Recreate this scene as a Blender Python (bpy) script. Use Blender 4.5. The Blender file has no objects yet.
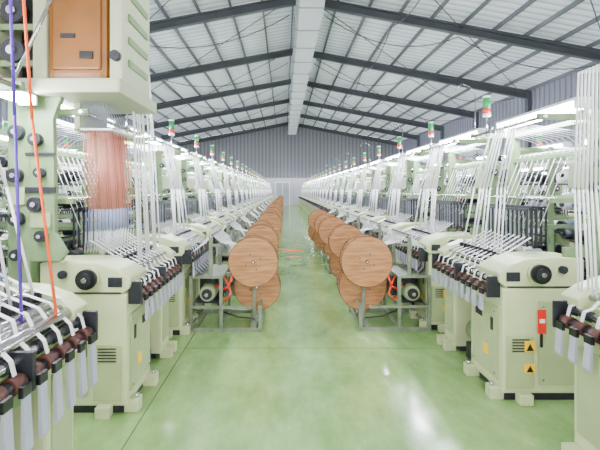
import bpy, bmesh, math, random
from mathutils import Vector, Matrix
random.seed(7)
scene = bpy.context.scene

# ---------------------------------------------------------------- materials
def srgb(c):
    return tuple(((v/255.0)/12.92 if v/255.0 <= 0.04045 else (((v/255.0)+0.055)/1.055)**2.4) for v in c)
MATS = {}
def mat(name, col, rough=0.5, metal=0.0, emit=0.0, var=0.0, vscale=6.0, col2=None, bump=0.0, stretch=(1,1,1), spec=0.5):
    m = bpy.data.materials.new(name); m.use_nodes = True
    nt = m.node_tree; b = nt.nodes['Principled BSDF']
    c = srgb(col)
    b.inputs['Base Color'].default_value = (*c, 1)
    b.inputs['Roughness'].default_value = rough
    b.inputs['Metallic'].default_value = metal
    b.inputs['Specular IOR Level'].default_value = spec
    if emit > 0:
        b.inputs['Emission Color'].default_value = (*c, 1)
        b.inputs['Emission Strength'].default_value = emit
    if var > 0 or col2:
        tc = nt.nodes.new('ShaderNodeTexCoord'); mp = nt.nodes.new('ShaderNodeMapping')
        mp.inputs['Scale'].default_value = stretch
        n = nt.nodes.new('ShaderNodeTexNoise'); n.inputs['Scale'].default_value = vscale
        n.inputs['Detail'].default_value = 6
        r = nt.nodes.new('ShaderNodeValToRGB')
        r.color_ramp.elements[0].position = 0.35; r.color_ramp.elements[1].position = 0.68
        c2 = srgb(col2) if col2 else tuple(v*(1-var) for v in c)
        r.color_ramp.elements[0].color = (*c2, 1); r.color_ramp.elements[1].color = (*c, 1)
        nt.links.new(tc.outputs['Object'], mp.inputs['Vector'])
        nt.links.new(mp.outputs['Vector'], n.inputs['Vector'])
        nt.links.new(n.outputs['Fac'], r.inputs['Fac'])
        nt.links.new(r.outputs['Color'], b.inputs['Base Color'])
        if bump > 0:
            bp = nt.nodes.new('ShaderNodeBump'); bp.inputs['Strength'].default_value = bump
            nt.links.new(n.outputs['Fac'], bp.inputs['Height']); nt.links.new(bp.outputs['Normal'], b.inputs['Normal'])
    MATS[name] = m
    return m
mat('loom_green', (196, 204, 154), 0.33, var=0.14, vscale=4)
mat('panel_green', (168, 180, 130), 0.4, var=0.15, vscale=5)
mat('frame_green', (122, 146, 100), 0.5, var=0.25, vscale=8)
mat('steel', (196, 196, 198), 0.22, 0.95)
mat('dark_steel', (44, 46, 52), 0.4, 0.3, var=0.4, vscale=20)
mat('black', (12, 12, 16), 0.4)
mat('rubber_brown', (80, 42, 34), 0.5)
mat('tape_white', (246, 245, 244), 0.7)
mat('tape_grey', (168, 170, 184), 0.6)
mat('plywood', (190, 134, 82), 0.5, vscale=4, col2=(148, 94, 52), bump=0.05, stretch=(1, 1, 9))
mat('plywood_edge', (82, 44, 22), 0.6, var=0.3, vscale=20)
mat('yellow', (250, 195, 20), 0.5)
mat('red', (225, 25, 20), 0.4)
mat('stack_green', (5, 125, 65), 0.3, emit=0.5)
mat('stack_red', (225, 20, 30), 0.3, emit=0.5)
mat('orange', (245, 90, 15), 0.6)
mat('purple', (80, 40, 160), 0.6)
mat('pink_thread', (214, 138, 122), 0.8)
mat('tan_thread', (182, 104, 88), 0.8)
mat('blue', (60, 95, 180), 0.5)
mat('jac_orange', (146, 88, 14), 0.4, var=0.3, vscale=3)
mat('cream', (180, 184, 152), 0.5)
mat('tube', (236, 242, 255), 0.5, emit=165.0)
mat('white_paint', (235, 235, 235), 0.5)
mat('stand_paint', (126, 136, 110), 0.5, var=0.35, vscale=10)
mat('beam_grey', (60, 63, 68), 0.6)
mat('purlin_grey', (88, 92, 98), 0.6)
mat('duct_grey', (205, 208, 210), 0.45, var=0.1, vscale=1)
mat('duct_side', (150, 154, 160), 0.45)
mat('cable', (50, 50, 54), 0.6)

def wavy(name, col, axis, scale, strength, col2=None):
    m = mat(name, col, 0.5)
    nt = m.node_tree; b = nt.nodes['Principled BSDF']
    tc = nt.nodes.new('ShaderNodeTexCoord'); w = nt.nodes.new('ShaderNodeTexWave')
    w.wave_type = 'BANDS'; w.bands_direction = axis
    w.inputs['Scale'].default_value = scale
    nt.links.new(tc.outputs['Object'], w.inputs['Vector'])
    bp = nt.nodes.new('ShaderNodeBump'); bp.inputs['Strength'].default_value = strength; bp.inputs['Distance'].default_value = 0.05
    nt.links.new(w.outputs['Fac'], bp.inputs['Height']); nt.links.new(bp.outputs['Normal'], b.inputs['Normal'])
    r = nt.nodes.new('ShaderNodeValToRGB')
    r.color_ramp.elements[0].color = (*srgb(col2 or col), 1); r.color_ramp.elements[1].color = (*srgb(col), 1)
    r.color_ramp.elements[0].position = 0.1; r.color_ramp.elements[1].position = 0.4
    nt.links.new(w.outputs['Fac'], r.inputs['Fac']); nt.links.new(r.outputs['Color'], b.inputs['Base Color'])
    return m
wavy('roof_sheet', (234, 235, 240), 'Y', 0.8, 0.5, (192, 195, 204))
wavy('wall_sheet', (118, 118, 124), 'X', 0.8, 0.5, (92, 92, 98))
wavy('wall_sheet_side', (114, 114, 126), 'Y', 0.8, 0.5, (82, 82, 94))
mat('wall_plaster', (200, 194, 200), 0.7, var=0.1, vscale=0.6)

# floor: glossy worn green epoxy with joints
def floor_mat():
    m = bpy.data.materials.new('green_epoxy'); m.use_nodes = True
    nt = m.node_tree; b = nt.nodes['Principled BSDF']; L = nt.links.new
    tc = nt.nodes.new('ShaderNodeTexCoord')
    mp = nt.nodes.new('ShaderNodeMapping'); mp.inputs['Scale'].default_value = (1, 0.45, 1)
    L(tc.outputs['Object'], mp.inputs['Vector'])
    n = nt.nodes.new('ShaderNodeTexNoise'); n.inputs['Scale'].default_value = 1.5; n.inputs['Detail'].default_value = 10; n.inputs['Roughness'].default_value = 0.72
    L(mp.outputs['Vector'], n.inputs['Vector'])
    r = nt.nodes.new('ShaderNodeValToRGB')
    r.color_ramp.elements[0].position = 0.36; r.color_ramp.elements[1].position = 0.6
    r.color_ramp.elements[0].color = (*srgb((108, 146, 76)), 1)
    r.color_ramp.elements[1].color = (*srgb((150, 182, 114)), 1)
    e = r.color_ramp.elements.new(0.74); e.color = (*srgb((204, 216, 184)), 1)
    L(n.outputs['Fac'], r.inputs['Fac'])
    n2 = nt.nodes.new('ShaderNodeTexNoise'); n2.inputs['Scale'].default_value = 4; n2.inputs['Detail'].default_value = 6
    L(tc.outputs['Object'], n2.inputs['Vector'])
    br = nt.nodes.new('ShaderNodeTexBrick'); br.offset = 0
    br.inputs['Scale'].default_value = 1; br.inputs['Brick Width'].default_value = 4.2; br.inputs['Row Height'].default_value = 4.35
    br.inputs['Mortar Size'].default_value = 0.006; br.inputs['Mortar Smooth'].default_value = 0.3
    mp2 = nt.nodes.new('ShaderNodeMapping'); mp2.inputs['Location'].default_value = (1.0, 0, 0)
    L(tc.outputs['Object'], mp2.inputs['Vector']); L(mp2.outputs['Vector'], br.inputs['Vector'])
    mx = nt.nodes.new('ShaderNodeMix'); mx.data_type = 'RGBA'
    L(br.outputs['Fac'], mx.inputs['Factor']); L(r.outputs['Color'], mx.inputs['A']); mx.inputs['B'].default_value = (*srgb((80, 106, 62)), 1)
    L(mx.outputs['Result'], b.inputs['Base Color'])
    rr = nt.nodes.new('ShaderNodeMapRange'); rr.inputs['From Min'].default_value = .3; rr.inputs['From Max'].default_value = .7
    rr.inputs['To Min'].default_value = 0.08; rr.inputs['To Max'].default_value = 0.22
    L(n2.outputs['Fac'], rr.inputs['Value']); L(rr.outputs['Result'], b.inputs['Roughness'])
    b.inputs['Specular IOR Level'].default_value = 1.0
    MATS['green_epoxy'] = m
floor_mat()

# ---------------------------------------------------------------- mesh builder
class B:
    def __init__(s, sx=1):
        s.bm = bmesh.new(); s.mats = []; s.sx = sx
    def mi(s, m):
        if m not in s.mats: s.mats.append(m)
        return s.mats.index(m)
    def box(s, x0, x1, y0, y1, z0, z1, m, bev=0.0):
        k = s.mi(m); sx = s.sx
        mtx = Matrix.Translation(((x0+x1)/2*sx, (y0+y1)/2, (z0+z1)/2))
        mtx = mtx @ Matrix.Diagonal((abs(x1-x0), abs(y1-y0), abs(z1-z0), 1))
        g = bmesh.ops.create_cube(s.bm, size=1, matrix=mtx)
        fs = set(f for v in g['verts'] for f in v.link_faces)
        for f in fs: f.material_index = k
        if bev > 0:
            es = list(set(e for v in g['verts'] for e in v.link_edges))
            r = bmesh.ops.bevel(s.bm, geom=es, offset=bev, segments=2, affect='EDGES', profile=0.6)
            for f in r['faces']: f.material_index = k
    def cyl(s, p0, p1, r, m, n=12, r2=None, caps=True, side=None):
        k = s.mi(m); sx = s.sx; ks = s.mi(side) if side else k
        a = Vector((p0[0]*sx, p0[1], p0[2])); b = Vector((p1[0]*sx, p1[1], p1[2]))
        d = b-a; L = d.length
        if L < 1e-6: return
        q = d.to_track_quat('Z', 'Y')
        if r2 is None: r2 = r
        va = []; vb = []
        for i in range(n):
            t = 2*math.pi*i/n
            o = Vector((math.cos(t), math.sin(t), 0))
            va.append(s.bm.verts.new(a + q @ (o*r))); vb.append(s.bm.verts.new(b + q @ (o*r2)))
        for i in range(n):
            f = s.bm.faces.new((va[i], va[(i+1) % n], vb[(i+1) % n], vb[i])); f.material_index = ks; f.smooth = True
        if caps:
            f = s.bm.faces.new(va[::-1]); f.material_index = k
            f = s.bm.faces.new(vb); f.material_index = k
    def path(s, pts, r, m, n=6):
        for i in range(len(pts)-1): s.cyl(pts[i], pts[i+1], r, m, n)
    def ribbon(s, pts, w, m, t=0.002):
        k = s.mi(m); sx = s.sx
        rows = []
        for i, p in enumerate(pts):
            a = Vector(pts[max(i-1, 0)]); b = Vector(pts[min(i+1, len(pts)-1)])
            d = (b-a); nrm = Vector((-d.z, 0, d.x))
            if nrm.length < 1e-6: nrm = Vector((1, 0, 0))
            nrm.normalize(); P = Vector(p)
            c = [P+Vector((0, -w/2, 0))-nrm*t, P+Vector((0, w/2, 0))-nrm*t, P+Vector((0, w/2, 0))+nrm*t, P+Vector((0, -w/2, 0))+nrm*t]
            rows.append([s.bm.verts.new((q.x*sx, q.y, q.z)) for q in c])
        for i in range(len(rows)-1):
            for j in range(4):
                f = s.bm.faces.new((rows[i][j], rows[i][(j+1) % 4], rows[i+1][(j+1) % 4], rows[i+1][j])); f.material_index = k
        for e in (rows[0], rows[-1]):
            f = s.bm.faces.new(e); f.material_index = k
    def prof(s, pts, y0, y1, m, bev=0.0):
        k = s.mi(m); sx = s.sx
        a = [s.bm.verts.new((p[0]*sx, y0, p[1])) for p in pts]
        b = [s.bm.verts.new((p[0]*sx, y1, p[1])) for p in pts]
        n = len(pts); fs = []
        for i in range(n): fs.append(s.bm.faces.new((a[i], a[(i+1) % n], b[(i+1) % n], b[i])))
        fs.append(s.bm.faces.new(a[::-1])); fs.append(s.bm.faces.new(b))
        for f in fs: f.material_index = k
        if bev > 0:
            es = list(set(e for f in fs for e in f.edges))
            bmesh.ops.recalc_face_normals(s.bm, faces=fs)
            r = bmesh.ops.bevel(s.bm, geom=es, offset=bev, segments=2, affect='EDGES', profile=0.6)
            for f in r['faces']: f.material_index = k
    def mesh(s, name):
        bmesh.ops.recalc_face_normals(s.bm, faces=s.bm.faces[:])
        me = bpy.data.meshes.new(name); s.bm.to_mesh(me); s.bm.free()
        for m in s.mats: me.materials.append(MATS[m])
        return me
def put(me, name, loc=(0, 0, 0), rz=0):
    o = bpy.data.objects.new(name, me); o.location = loc; o.rotation_euler = (0, 0, rz)
    scene.collection.objects.link(o); return o

# ---------------------------------------------------------------- loom
def loom_mesh(sx, topz=2.25, tall=False, shade=0, tongue=.18, pole=False, silver=False, extra=False):
    b = B(sx); L = 1.3; R = random.Random(shade+3)
    # cabinet A
    b.box(-.6, -.03, .03, .52, 0, .07, 'dark_steel')
    b.box(-.62, 0, 0, .55, .06, .86, 'loom_green', .018)
    for y in (.03, .44): b.box(-.03, .075, y, y+.09, 0, .095, 'loom_green', .008); b.cyl((.045, y+.045, .09), (.045, y+.045, .12), .018, 'steel', 8)
    b.box(-.2, -.1, -.07, .01, 0, .08, 'loom_green', .008)
    b.box(-.56, -.27, -.014, .002, .13, .76, 'panel_green', .006)
    b.box(-.29, -.275, -.03, -.01, .42, .52, 'black')
    for z in (.17, .72):
        for x in (-.54, -.3): b.cyl((x, -.02, z), (x, -.01, z), .009, 'steel', 8)
    b.box(-.235, -.03, -.010, .002, .1, .5, 'panel_green', .006)
    for i in range(5): b.box(-.2, -.07, -.016, -.008, .38+i*.022, .388+i*.022, 'dark_steel')
    if sx < 0:
        b.box(-.24, -.16, -.018, -.009, .38, .46, 'yellow'); b.prof([(-.228, .39), (-.172, .39), (-.20, .445)], -.020, -.0175, 'black')
        b.box(-.24, -.16, -.018, -.009, .22, .29, 'yellow'); b.prof([(-.228, .23), (-.172, .23), (-.20, .28)], -.020, -.0175, 'black')
        b.box(-.32, -.26, -.020, -.012, .52, .70, 'red'); b.box(-.31, -.27, -.022, -.019, .60, .63, 'white_paint')
    else:
        b.box(-.46, -.30, -.018, -.012, .46, .70, 'white_paint'); b.box(-.45, -.31, -.020, -.017, .48, .60, 'tape_grey')
    b.box(-.002, .012, .06, .49, .14, .7, 'panel_green', .005)
    b.box(.01, .016, .12, .16, .5, .6, 'black'); b.box(.01, .018, .3, .42, .56, .62, 'dark_steel')
    b.box(.01, .016, .2, .28, .28, .36, 'yellow')
    for z in (.18, .66):
        for y in (.09, .46): b.cyl((.01, y, z), (.02, y, z), .009, 'steel', 8)
    P = [(-.62, .86), (-.03, .86), (.02, .90), (.03, .97), (-.06, 1.03), (-.2, 1.08), (-.38, 1.09), (-.62, 1.08)]
    b.prof(P, 0.0, .36, 'loom_green', .014)
    b.prof([(x*.97, z) for x, z in P], 1.14, L, 'loom_green', .012)
    b.box(-.60, -.04, -.006, .002, .862, .872, 'dark_steel')
    b.cyl((-.27, .0, .97), (-.27, -.02, .97), .085, 'loom_green', 24)
    b.cyl((-.27, -.02, .97), (-.27, -.055, .97), .072, 'black', 24)
    b.cyl((-.27, -.055, .97), (-.27, -.065, .97), .045, 'dark_steel', 18)
    b.cyl((-.27, -.065, .97), (-.27, -.085, .97), .018, 'steel', 12)
    b.cyl((-.45, .0, 1.0), (-.45, -.03, 1.0), .03, 'dark_steel', 12)
    b.box(-.13, -.03, -.012, 0, .91, .98, 'dark_steel', .004)
    # second support
    b.box(-.58, -.1, 1.02, 1.26, 0, .06, 'dark_steel')
    b.box(-.6, -.04, 1.0, L-.02, .05, .86, 'loom_green', .016)
    for y in (1.02, 1.18): b.box(-.06, .05, y, y+.08, 0, .09, 'loom_green', .008)
    b.box(-.042, -.03, 1.04, 1.24, .16, .68, 'panel_green', .005)
    b.box(-.55, -.12, .54, 1.01, .58, .80, 'frame_green', .01)
    b.box(-.5, -.06, .36, 1.14, .80, .93, 'loom_green', .012)
    b.cyl((-.3, .55, .45), (-.3, 1.0, .45), .03, 'steel', 10)
    b.cyl((-.22, .62, .25), (-.22, .92, .25), .11, 'frame_green', 16)
    b.box(-.34, -.10, .66, .88, 0, .15, 'dark_steel')
    # take-off rollers
    b.cyl((.02, .05, .90), (.02, L-.03, .90), .022, 'steel', 12)
    b.cyl((.055, .06, .83), (.055, L-.04, .83), .028, 'black', 12)
    b.cyl((-.05, .3, .985), (-.05, 1.2, .985), .018, 'steel', 12)
    b.cyl((-.13, .34, 1.01), (-.13, 1.16, 1.01), .014, 'steel', 10)
    if silver:
        for x, z, r in ((-.10, .995, .036), (-.02, .955, .034), (-.18, 1.02, .03)): b.cyl((x, .3, z), (x, 1.14, z), r, 'steel', 24)
    for y in (.04, .66, L-.05):
        b.box(.0, .1, y-.012, y+.012, .78, .94, 'dark_steel', .004)
    b.box(-.20, -.10, .38, 1.12, .93, .955, 'dark_steel', .004)
    N = 10
    for i in range(N):
        y = .12+i*.118
        b.cyl((.055, y-.035, .83), (.055, y+.035, .83), .038, 'rubber_brown', 14)
        b.cyl((.02, y-.02, .90), (.02, y+.02, .90), .03, 'dark_steel', 12)
        zb = .80-tongue
        b.prof([(.10, .80), (.108, .80), (.12, zb), (.108, zb-.02), (.10, zb)], y-.026, y+.026, 'tape_grey')
        b.box(.092, .112, y-.03, y+.03, .79, .835, 'black', .003)
        yy = .36+(y-.12)*.72
        up = .03 if silver else 0
        b.ribbon([(-.42, yy, 1.20), (-.2, yy, 1.06+up), (-.05, yy*.6+y*.4, 1.006+up), (.0, y, .94+up), (.045, y, .925), (.06, y, .868)], .024, 'tape_white')
        b.box(-.30, -.20, yy-.022, yy+.022, .93, 1.045, 'dark_steel', .004)
        b.box(-.34, -.30, yy-.026, yy+.026, .98, 1.13, 'steel', .003)
        b.cyl((-.25, yy-.03, 1.06), (-.18, yy-.03, 1.09), .006, 'steel', 6)
        b.box(-.17, -.14, yy-.012, yy+.012, 1.02, 1.07, 'black')
    # heald frames with wires
    for k in range(5):
        x = -.40-k*.04; dz = .02*(k % 2)
        b.box(x-.006, x+.006, .37, 1.13, 1.12+dz, 1.14+dz, 'steel'); b.box(x-.006, x+.006, .37, 1.13, 1.42+dz, 1.44+dz, 'dark_steel')
        for y in (.37, .75, 1.12): b.box(x-.006, x+.006, y, y+.012, 1.12+dz, 1.44+dz, 'dark_steel')
        for j in range(20):
            y = .39+j*.037
            b.box(x-.0015, x+.0015, y, y+.004, 1.14+dz, 1.42+dz, 'dark_steel' if j % 2 == 0 else 'tape_grey')
    # main uprights
    for y in (.03, L-.09):
        b.box(-.80, -.70, y, y+.06, 0, 2.22, 'frame_green', .006)
        b.box(-.82, -.30, y+.02, y+.05, 2.14, 2.19, 'frame_green', .005)
        b.box(-.70, -.5, y+.01, y+.05, 1.08, 1.16, 'frame_green', .005)
        b.box(-.75, -.4, y+.01, y+.05, 1.5, 1.54, 'frame_green', .005)
        b.box(-1.45, -1.40, y, y+.05, 0, 2.1, 'frame_green', .005)
        b.box(-1.42, -.75, y+.01, y+.04, 2.0, 2.04, 'frame_green', .004)
        b.box(-1.42, -.75, y+.01, y+.04, .4, .45, 'frame_green', .004)
        b.box(-1.42, -.75, y+.01, y+.04, 1.2, 1.24, 'frame_green', .004)
    for z in (1.0, 1.28, 1.45, 1.62, 1.80, 1.96):
        x = -.74+R.uniform(-.08, .06)
        b.cyl((x, .03, z), (x, -.03, z), R.uniform(.025, .045), 'dark_steel', 14); b.cyl((x, -.03, z), (x, -.045, z), .014, 'steel', 8)
    for (x, z) in ((-.95, 1.15), (-1.1, 1.35), (-1.0, 1.55), (-1.2, 1.75), (-1.28, 1.5), (-.9, 1.8), (-1.15, 1.0)):
        b.cyl((x, .06, z), (x, .0, z), .04, 'dark_steel', 14); b.cyl((x, .0, z), (x, -.02, z), .015, 'steel', 8)
        b.cyl((x, .04, z), (-.76, .04, z-.08), .008, 'steel', 6)
    for z in (1.53, 2.16, 1.9): b.box(-.78, -.73, .08, L-.08, z-.02, z+.02, 'frame_green', .004)
    b.box(-1.44, -1.40, .05, L-.05, 2.0, 2.05, 'frame_green', .004)
    b.cyl((-.33, .0, 2.16), (-.33, L, 2.16), .014, 'steel', 10)
    b.cyl((-.45, .05, 1.53), (-.45, L-.05, 1.53), .012, 'steel', 8)
    for z in (.55, .85, 1.15, 1.45, 1.75):
        b.box(-1.36, -1.33, .06, L-.06, z-.09, z-.07, 'dark_steel')
        for j in range(6):
            y = .14+j*.2
            b.cyl((-1.35, y, z), (-1.2, y, z), .065, R.choice(['tape_white', 'tape_white', 'tape_grey', 'black', 'pink_thread', 'blue'] if j == 2 else ['tape_white', 'tape_grey', 'dark_steel', 'dark_steel', 'black', 'black']), 14, .05)
            b.cyl((-1.2, y, z), (-1.17, y, z), .02, 'black', 8)
    b.cyl((-1.05, .1, .62), (-1.05, L-.1, .62), .12, 'tape_grey', 20)
    for y in (.1, .5, .9, L-.12): b.cyl((-1.05, y, .62), (-1.05, y+.012, .62), .2, 'dark_steel', 24)
    for i in range(N):
        if tall:
            yy = .55+i*.07; yt = .45+i*.055; x0 = -.10-.01*(i % 3); xt = -.17-.02*(i % 2)
            b.path([(x0, yy, 1.0), ((x0+xt)/2+.01, (yy+yt)/2, (1.03+topz)/2), (xt, yt, topz)], .0075, 'tape_white', 6)
            b.path([(xt, yt, topz), (-.5, yt, topz+.05)], .0075, 'tape_white', 6)
            yy = .36+i*.118*.72
        else:
            yy = .36+i*.118*.72
            yt = .65+(yy-.79)*.55
            if i not in (3, 8):
                b.path([(-.17-.012*(i % 3), yy, 1.03), (-.22, (yy+yt)/2, (1.03+topz)/2), (-.33, yt, topz)], .0075, 'tape_white', 6)
        b.path([(-.5, yy, 1.3), (-.76, yy, 1.95), (-1.3, yy, 1.97)], .003, 'tape_white', 4)
        b.path([(-.33, yt, 2.17), (-.9, yy, 2.08), (-1.25, yy, 1.8)], .003, 'tape_white', 4)
    if extra:
        for i in range(8):
            yy = .95+i*.04; yt = 1.04+i*.03
            b.path([(-.03-.006*(i % 3), yy, 1.0), (-.02, (yy+yt)/2, 1.6), (-.05, yt, 2.3)], .0065, 'tape_white', 6)
            b.path([(-.05, yt, 2.3), (-.6, yt, 2.34)], .0065, 'tape_white', 6)
    # twin-tube lamp
    for y in (.12, L-.16): b.box(-.645, -.615, y, y+.02, 2.13, 2.30, 'white_paint')
    b.box(-.69, -.57, .02, L-.04, 2.285, 2.31, 'white_paint', .004)
    for x in (-.66, -.60):
        b.cyl((x, .05, 2.25), (x, L-.07, 2.25), .026, 'tube', 12)
    for y in (.03, L-.06): b.box(-.69, -.57, y, y+.015, 2.225, 2.29, 'white_paint')
    b.box(-.76, -.60, .10, .16, 1.62, 1.82, 'cream', .008)
    # stack light
    b.cyl((-.40, 1.1, 2.14), (-.40, 1.1, 2.36), .009, 'steel', 8)
    b.cyl((-.40, 1.1, 2.34), (-.40, 1.1, 2.37), .038, 'white_paint', 14)
    b.cyl((-.40, 1.1, 2.37), (-.40, 1.1, 2.42), .035, 'stack_red', 14)
    b.cyl((-.40, 1.1, 2.42), (-.40, 1.1, 2.53), .035, 'stack_green', 14)
    b.cyl((-.40, 1.1, 2.53), (-.40, 1.1, 2.55), .037, 'white_paint', 14)
    if pole: b.path([(-.75, .5, 2.15), (-.75, .5, 2.8), (-.68, .5, 2.9), (-.58, .5, 2.93), (-.5, .5, 2.85)], .006, 'steel', 6)
    return b.mesh('needle_loom')

loomL = [loom_mesh(1, 2.2, shade=0, tongue=.18), loom_mesh(1, 2.2, shade=5, tongue=.16)]
loomR = [loom_mesh(-1, 2.2, shade=1, tongue=.12), loom_mesh(-1, 2.2, shade=6, tongue=.12, pole=True)]
loomTall = loom_mesh(1, 3.35, tall=True, shade=2, tongue=.14)

XL, XR = -1.12, 1.65
put(loom_mesh(1, 2.2, shade=0, tongue=.22, silver=True), 'needle_loom', (XL, 1.1, 0))
put(loomTall, 'needle_loom', (XL, 3.06, 0))
for k in range(1, 26): put(loomL[k % 2], 'needle_loom', (XL, 3.06+1.65*k, 0))
put(loom_mesh(-1, 2.2, shade=1, tongue=.14, extra=True), 'needle_loom', (XR+.06, 1.32, 0))
for k in range(0, 26): put(loomR[k % 2], 'needle_loom', (XR, 3.25+1.65*k, 0))
for x in (-6.9,):
    for k in range(-1, 26): put(loomL[k % 2], 'needle_loom', (x, 3.3+1.65*k, 0))
for x in (-4.25, -10.0):
    for k in range(-1, 26): put(loomR[k % 2], 'needle_loom', (x, 3.2+1.65*k, 0))
for x in (4.8, 10.6):
    for k in range(-1, 26): put(loomL[k % 2], 'needle_loom', (x, 3.0+1.65*k, 0))
for x in (7.4,):
    for k in range(-1, 26): put(loomR[k % 2], 'needle_loom', (x, 3.3+1.65*k, 0))

# ---------------------------------------------------------------- reel stand
def stand_mesh(sx, reels):
    b = B(sx)
    for y in (-.26, .48):
        b.box(-.72, .10, y-.018, y+.018, .0, .04, 'stand_paint'); b.box(-.72, -.02, y-.015, y+.015, .26, .29, 'stand_paint')
        for x in (-.70, -.36, .08): b.box(x-.018, x+.018, y-.018, y+.018, .0, .30 if x > -.1 else .62, 'stand_paint')
    for x in (-.70, -.36, .08):
        b.box(x-.015, x+.015, -.26, .48, .04, .07, 'stand_paint'); b.box(x-.015, x+.015, -.26, .48, .26, .29, 'stand_paint')
    b.box(-.72, -.34, -.27, .49, .60, .63, 'stand_paint')
    for y in (-.015, .23):
        b.box(-.02, .02, y-.012, y+.012, .06, .86, 'stand_paint'); b.box(-.36, .0, y-.012, y+.012, .58, .62, 'stand_paint')
        b.box(-.06, .06, y-.012, y+.012, .035, .07, 'stand_paint')
    b.box(-.03, .03, -.26, .48, .035, .06, 'stand_paint')
    def reel(x, z, y0, y1, r):
        for y in (y0, y1-.014):
            b.cyl((x, y, z), (x, y+.014, z), r, 'plywood_edge', 48)
            b.cyl((x, y-.0012, z), (x, y+.0152, z), r-.006, 'plywood', 48)
        b.cyl((x, y0+.014, z), (x, y1-.014, z), r*.6, 'tape_white', 28)
        b.cyl((x, y0-.015, z), (x, y0+.001, z), .02, 'dark_steel', 14)
        b.cyl((x, y0-.03, z), (x, y1+.03, z), .010, 'steel', 10)
        for a in range(4):
            t = a*math.pi/2+.4
            b.cyl((x+.09*math.cos(t), y0-.003, z+.09*math.sin(t)), (x+.09*math.cos(t), y0+.002, z+.09*math.sin(t)), .008, 'dark_steel', 8)
    for a in reels: reel(*a)
    b.box(-.66, -.40, -.15, .10, .29, .32, 'dark_steel')
    b.cyl((-.53, -.20, .41), (-.53, .10, .41), .085, 'panel_green', 20)
    for i in range(8): b.cyl((-.53, -.14+i*.028, .41), (-.53, -.13+i*.028, .41), .095, 'frame_green', 20)
    b.cyl((-.53, -.23, .41), (-.53, -.20, .41), .06, 'dark_steel', 16)
    b.cyl((-.53, -.26, .41), (-.53, -.23, .41), .022, 'steel', 10)
    b.box(-.56, -.46, -.08, .02, .49, .55, 'dark_steel', .005)
    b.cyl((-.2, -.10, .60), (-.2, -.04, .60), .06, 'dark_steel', 16)
    b.box(-.68, -.38, .14, .42, .30, .58, 'dark_steel', .01)
    b.path([(-.46, -.1, .5), (-.36, -.2, .46), (-.28, -.24, .5), (-.24, -.22, .62), (-.2, -.12, .60)], .012, 'red', 8)
    b.path([(-.42, -.05, .36), (-.32, -.18, .33), (-.25, -.22, .42), (-.3, -.2, .55), (-.36, -.1, .6)], .01, 'orange', 8)
    b.path([(-.5, .1, .32), (-.4, .0, .16), (-.2, -.1, .12), (.0, -.1, .1)], .008, 'black', 6)
    for y in (-.24, .46):
        b.box(-.5, -.46, y-.015, y+.015, .62, 1.08, 'stand_paint')
    b.cyl((-.48, -.26, 1.07), (-.48, .48, 1.07), .014, 'steel', 8); b.cyl((-.36, -.26, .98), (-.36, .48, .98), .012, 'black', 8)
    b.box(-.5, -.34, -.26, -.24, .96, .99, 'stand_paint'); b.box(-.5, -.34, .46, .48, .96, .99, 'stand_paint')
    for i in range(11):
        y = -.22+i*.068
        b.cyl((-.48, y-.01, 1.07), (-.48, y+.01, 1.07), .03, 'black', 12)
        yr = (-.15+.01*(i % 5)) if i < 5 else .12+.008*(i % 5)
        b.ribbon([(-.68, y, .90), (-.48, y, 1.102), (-.36, y, 1.0), (-.1, yr, .95 if i < 5 else .6)], .022, 'tape_white')
        b.ribbon([(-.68, y, .90), (-.66, y, .70), (-.6, y, .64)], .03, 'tape_grey' if i % 2 else 'black')
    return b.mesh('tape_reel_stand')
V = [[(0, .78, -.23, -.06, .285), (.03, .44, .03, .19, .28)],
     [(.02, .80, -.2, -.06, .27), (-.03, .43, .03, .19, .285)],
     [(-.05, .76, -.2, -.06, .25), (.03, .42, .03, .19, .25)],
     [(.01, .81, -.22, -.06, .28), (-.10, .45, .03, .19, .26)]]
SL = [stand_mesh(1, v) for v in V]
VR = [[(.0, .78, -.23, -.06, .295), (.0, .44, .03, .19, .29)]] + [V[1], V[3], V[0]]
SR = [stand_mesh(-1, v) for v in VR]
for k in range(0, 24): put(SL[k % 4], 'tape_reel_stand', (-.35+(0 if k == 0 else random.uniform(-.05, .04)), 5.12+1.65*k, 0))
for k in range(0, 5): put(SR[k % 4], 'tape_reel_stand', (.95+(.0, .03, .0, .04, .0)[k], 5.15+1.65*k, 0))

# ---------------------------------------------------------------- jacquard machine over near-left loom
b = B()
for x, y in ((-2.02, 2.88), (-2.02, 4.46)):
    b.box(x-.04, x+.04, y-.04, y+.04, 0, 2.4, 'frame_green', .006)
b.box(-1.93, -1.77, 3.0, 3.12, 0, 2.28, 'frame_green', .012)
b.prof([(-1.78, 1.10), (-1.56, 1.10), (-1.52, 1.16), (-1.60, 1.30), (-1.61, 2.1), (-1.54, 2.28), (-1.78, 2.28)], 3.0, 3.05, 'frame_green', .008)
for (x, z, r) in ((-1.68, 1.28, .04), (-1.72, 1.5, .05), (-1.69, 1.72, .035), (-1.72, 1.95, .045), (-1.85, 1.4, .05), (-1.86, 1.7, .05), (-1.85, 2.0, .05), (-1.85, 1.15, .04)):
    b.cyl((x, 3.0, z), (x, 2.95, z), r, 'dark_steel', 16); b.cyl((x, 2.95, z), (x, 2.935, z), r*.35, 'steel', 10)
b.box(-1.80, -1.59, 2.985, 3.0, 1.58, 1.62, 'dark_steel'); b.box(-1.80, -1.59, 2.985, 3.0, 1.84, 1.86, 'dark_steel')
b.box(-1.76, -1.62, 2.98, 3.0, 1.34, 1.44, 'panel_green'); b.box(-1.90, -1.80, 2.98, 3.0, 1.50, 1.62, 'panel_green')
b.box(-2.06, -1.09, 2.86, 3.70, 2.25, 2.35, 'cream', .02)
b.box(-2.06, -1.90, 2.86, 4.5, 2.30, 2.38, 'cream', .02)
b.box(-1.60, -1.19, 2.90, 3.5, 2.34, 3.12, 'jac_orange', .05)
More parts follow.
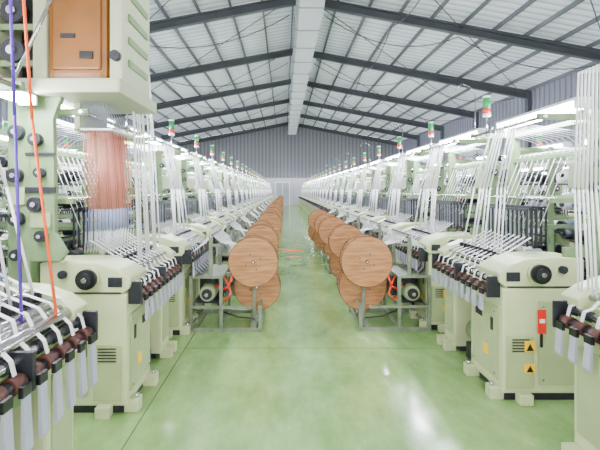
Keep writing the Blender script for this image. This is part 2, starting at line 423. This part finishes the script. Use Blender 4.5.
b.box(-1.56, -1.23, 2.885, 2.905, 2.41, 3.0, 'jac_orange', .015)
b.box(-1.37, -1.28, 2.875, 2.89, 2.48, 2.53, 'black', .004)
b.box(-1.50, -1.40, 2.877, 2.89, 2.62, 2.65, 'dark_steel', .003)
b.box(-1.70, -1.60, 2.90, 3.5, 2.34, 3.14, 'cream', .02); b.box(-1.18, -1.09, 2.90, 3.5, 2.34, 3.14, 'cream', .02)
b.cyl((-1.13, 2.90, 2.5), (-1.13, 2.86, 2.5), .035, 'dark_steel', 16)
for z in (2.46, 2.62, 2.78, 2.94): b.box(-1.09, -1.075, 3.0, 3.4, z, z+.05, 'frame_green', .004)
b.box(-2.04, -1.96, 2.90, 3.5, 2.34, 3.14, 'cream', .02)
for z in (2.45, 2.7, 2.95): b.box(-1.98, -1.70, 2.95, 3.0, z, z+.04, 'frame_green')
for z in (2.55, 2.82): b.cyl((-1.85, 3.0, z), (-1.85, 2.92, z), .08, 'dark_steel', 18); b.cyl((-1.85, 2.92, z), (-1.85, 2.90, z), .03, 'steel', 12)
b.box(-1.95, -1.72, 3.2, 3.5, 2.34, 3.1, 'dark_steel', .01)
b.box(-2.04, -1.09, 2.90, 3.5, 3.1, 3.2, 'cream', .02)
for j in range(7):
    for i in range(11):
        y = 3.30+j*.07; t = i/10
        b.path([(-1.50+.17*t, 3.15+j*.05, 2.26), (-1.51+.19*t, y-.07, 2.05)], .0016, 'tape_grey', 3)
        b.path([(-1.51+.19*t, y-.07, 2.05), (-1.52+.22*t, y, 1.45)], .0036, ('pink_thread', 'tan_thread', 'pink_thread', 'pink_thread')[(i+j*2) % 4], 4)
        b.path([(-1.52+.22*t, y, 1.45), (-1.52+.22*t, y, 1.28)], .0025, 'tape_grey' if i % 4 else 'blue', 4)
        b.path([(-1.52+.22*t, y, 1.28), (-1.53+.22*t, y, 1.12)], .002, 'tape_white', 3)
b.box(-1.54, -1.28, 3.20, 3.70, 2.045, 2.06, 'white_paint')
b.box(-1.56, -1.52, 3.2, 3.70, 2.04, 2.28, 'cream')
# lamp under its front beam
b.box(-1.80, -1.68, 2.36, 2.93, 2.235, 2.255, 'white_paint')
for x in (-1.77, -1.71): b.cyl((x, 2.38, 2.205), (x, 2.92, 2.205), .024, 'tube', 12)
for y in (2.36, 2.91): b.box(-1.80, -1.68, y, y+.02, 2.175, 2.25, 'white_paint')
b.box(-1.77, -1.73, 2.80, 2.92, 2.25, 2.28, 'white_paint')
put(b.mesh('jacquard_machine'), 'jacquard_machine')

b = B()
b.cyl((-1.45, 1.1, 2.95), (-1.45, 2.8, 2.95), .015, 'steel', 8)
for y in (1.12, 2.78): b.cyl((-1.45, y, 2.95), (-1.80, y, 2.2), .012, 'steel', 8)
for i, (m, p0, p1) in enumerate([('purple', (-1.30, 2.02, 2.90), (-1.19, 1.95, 1.0)), ('orange', (-1.30, 2.10, 2.93), (-1.12, 2.12, .96)), ]):
    b.path([(-1.45, p0[1], 2.965), p0, ((p0[0]+p1[0])/2-.02, p0[1], (p0[2]+p1[2])/2), p1], .0075, m, 8)
put(b.mesh('coloured_tapes'), 'coloured_tapes')

# ---------------------------------------------------------------- building
RX, RZ = .6, 8.9; HW = 12.0; EZ = 6.7; Y0, Y1 = -5.0, 46.6
sl = (RZ-EZ)/HW
b = B(); b.box(RX-HW-.1, RX+HW+.1, Y0-.1, Y1+.1, -.1, 0, 'green_epoxy'); put(b.mesh('floor'), 'floor')
b = B()
for s in (-1, 1):
    pr = [(RX, RZ+.12), (RX+s*(HW+.1), EZ+.10), (RX+s*(HW+.1), EZ+.16), (RX, RZ+.18)]
    b.prof(pr, Y0, Y1, 'roof_sheet')
put(b.mesh('ceiling'), 'ceiling')
b = B()
for s in (-1, 1):
    for i in range(0, 11):
        t = .25+i*1.17; x = RX+s*t; z = RZ-t*sl
        b.prof([(x-.03, z-.04), (x+.03, z-.04), (x+.03, z+.11), (x-.03, z+.11)], Y0, Y1, 'purlin_grey')
put(b.mesh('roof_purlins'), 'roof_purlins')
b = B()
ys = [-2, 4, 10, 16, 22, 28, 34, 40, 46]
for y in ys:
    for s in (-1, 1):
        for (h0, h1, w) in ((-.36, -.33, .10), (-.33, -.08, .012), (-.08, -.05, .10)):
            b.prof([(RX, RZ+h0), (RX+s*HW, EZ+h0-.12), (RX+s*HW, EZ+h1-.12 if h1 < -.2 else EZ+h1), (RX, RZ+h1)], y-w, y+w, 'beam_grey')
        b.box(RX+s*HW-.2, RX+s*HW-.02, y-.15, y+.15, 0, EZ-.1, 'beam_grey')
for i in range(len(ys)-1):
    for s in (-1, 1):
        for t0, t1 in ((0.5, 6), (6, 11.5)):
            b.cyl((RX+s*t0, ys[i], RZ-t0*sl-.2), (RX+s*t1, ys[i+1], RZ-t1*sl-.2), .018, 'beam_grey', 6)
put(b.mesh('roof_rafters'), 'roof_rafters')
b = B(); b.box(.50, 1.30, Y0+.1, Y1-.2, 7.55, 7.95, 'duct_grey', .02); b.box(.40, .50, Y0+.1, Y1-.2, 7.60, 7.90, 'duct_side', .01)
for i in range(26):
    y = Y0+1+i*2
    b.box(.39, 1.33, y, y+.05, 7.52, 7.98, 'duct_side')
for y in ys: b.box(.83, .89, y-.03, y+.03, 7.9, 8.6, 'beam_grey')
put(b.mesh('ventilation_duct'), 'ventilation_duct')
b = B(); b.prof([(RX-HW, 2.9), (RX+HW, 2.9), (RX+HW, EZ+.1), (RX, RZ+.12), (RX-HW, EZ+.1)], Y1, Y1+.12, 'wall_sheet')
b.prof([(RX-HW, 0), (RX+HW, 0), (RX+HW, 2.9), (RX-HW, 2.9)], Y1, Y1+.12, 'wall_plaster'); put(b.mesh('wall_far'), 'wall_far')
b = B(); b.prof([(RX-HW, 5.6), (RX+HW, 5.6), (RX+HW, EZ+.1), (RX, RZ+.12), (RX-HW, EZ+.1)], Y0-.12, Y0, 'wall_plaster')  # unseen near wall, wide opening added so world light floods the hall
b.box(RX-HW, RX-10, Y0-.12, Y0, 0, 5.6, 'wall_plaster'); b.box(RX+10, RX+HW, Y0-.12, Y0, 0, 5.6, 'wall_plaster'); put(b.mesh('wall_near'), 'wall_near')
for s, nm in ((-1, 'wall_left'), (1, 'wall_right')):
    b = B(); x = RX+s*(HW+.06)
    b.box(x-.06, x+.06, Y0, Y1, 0, 3.2, 'wall_plaster'); b.box(x-.06, x+.06, Y0, Y1, 3.2, EZ+.12, 'wall_sheet_side'); put(b.mesh(nm), nm)
b = B(); Yd = Y1-.06
b.box(-.95, .65, Yd-.06, Yd, 0, 2.5, 'white_paint'); b.box(-.85, -.18, Yd-.09, Yd-.05, .02, 2.4, 'tape_grey', .01); b.box(-.12, .55, Yd-.09, Yd-.05, .02, 2.4, 'tape_grey', .01)
put(b.mesh('door_1'), 'door_1')
b = B(); b.box(.06, .42, 10.3, 10.36, 0, .004, 'orange'); b.box(-.02, .45, 11.2, 11.6, 0, .004, 'orange'); put(b.mesh('floor_marking'), 'floor_marking')
b = B()
def cat(p, q, sag, n=12, r=.018):
    pts = []
    for i in range(n+1):
        t = i/n; v = Vector(p).lerp(Vector(q), t); v.z -= sag*4*t*(1-t); pts.append(tuple(v))
    b.path(pts, r, 'cable', 5)
for y in (16, 22, 28, 34):
    cat((1.5, y, 8.1), (6.5, y, 7.3), .7); cat((6.5, y, 7.3), (11.8, y, 6.3), .6); cat((.2, y, 8.1), (-6, y, 7.2), .7)
    cat((4, y-6, 7.7), (4, y, 7.7), .5)
put(b.mesh('overhead_cables'), 'overhead_cables')

w = bpy.data.worlds.new('world'); scene.world = w; w.use_nodes = True
w.node_tree.nodes['Background'].inputs[0].default_value = (.97, .97, 1, 1); w.node_tree.nodes['Background'].inputs[1].default_value = 7.0

cam = bpy.data.cameras.new('camera'); cam.sensor_width = 36; cam.lens = 430/600*36
cam.shift_x = 16/600; cam.shift_y = -35/600; cam.clip_start = .05; cam.clip_end = 200
co = bpy.data.objects.new('camera', cam); co.location = (0, 0, 1.6); co.rotation_euler = (math.pi/2, 0, 0)
scene.collection.objects.link(co); scene.camera = co
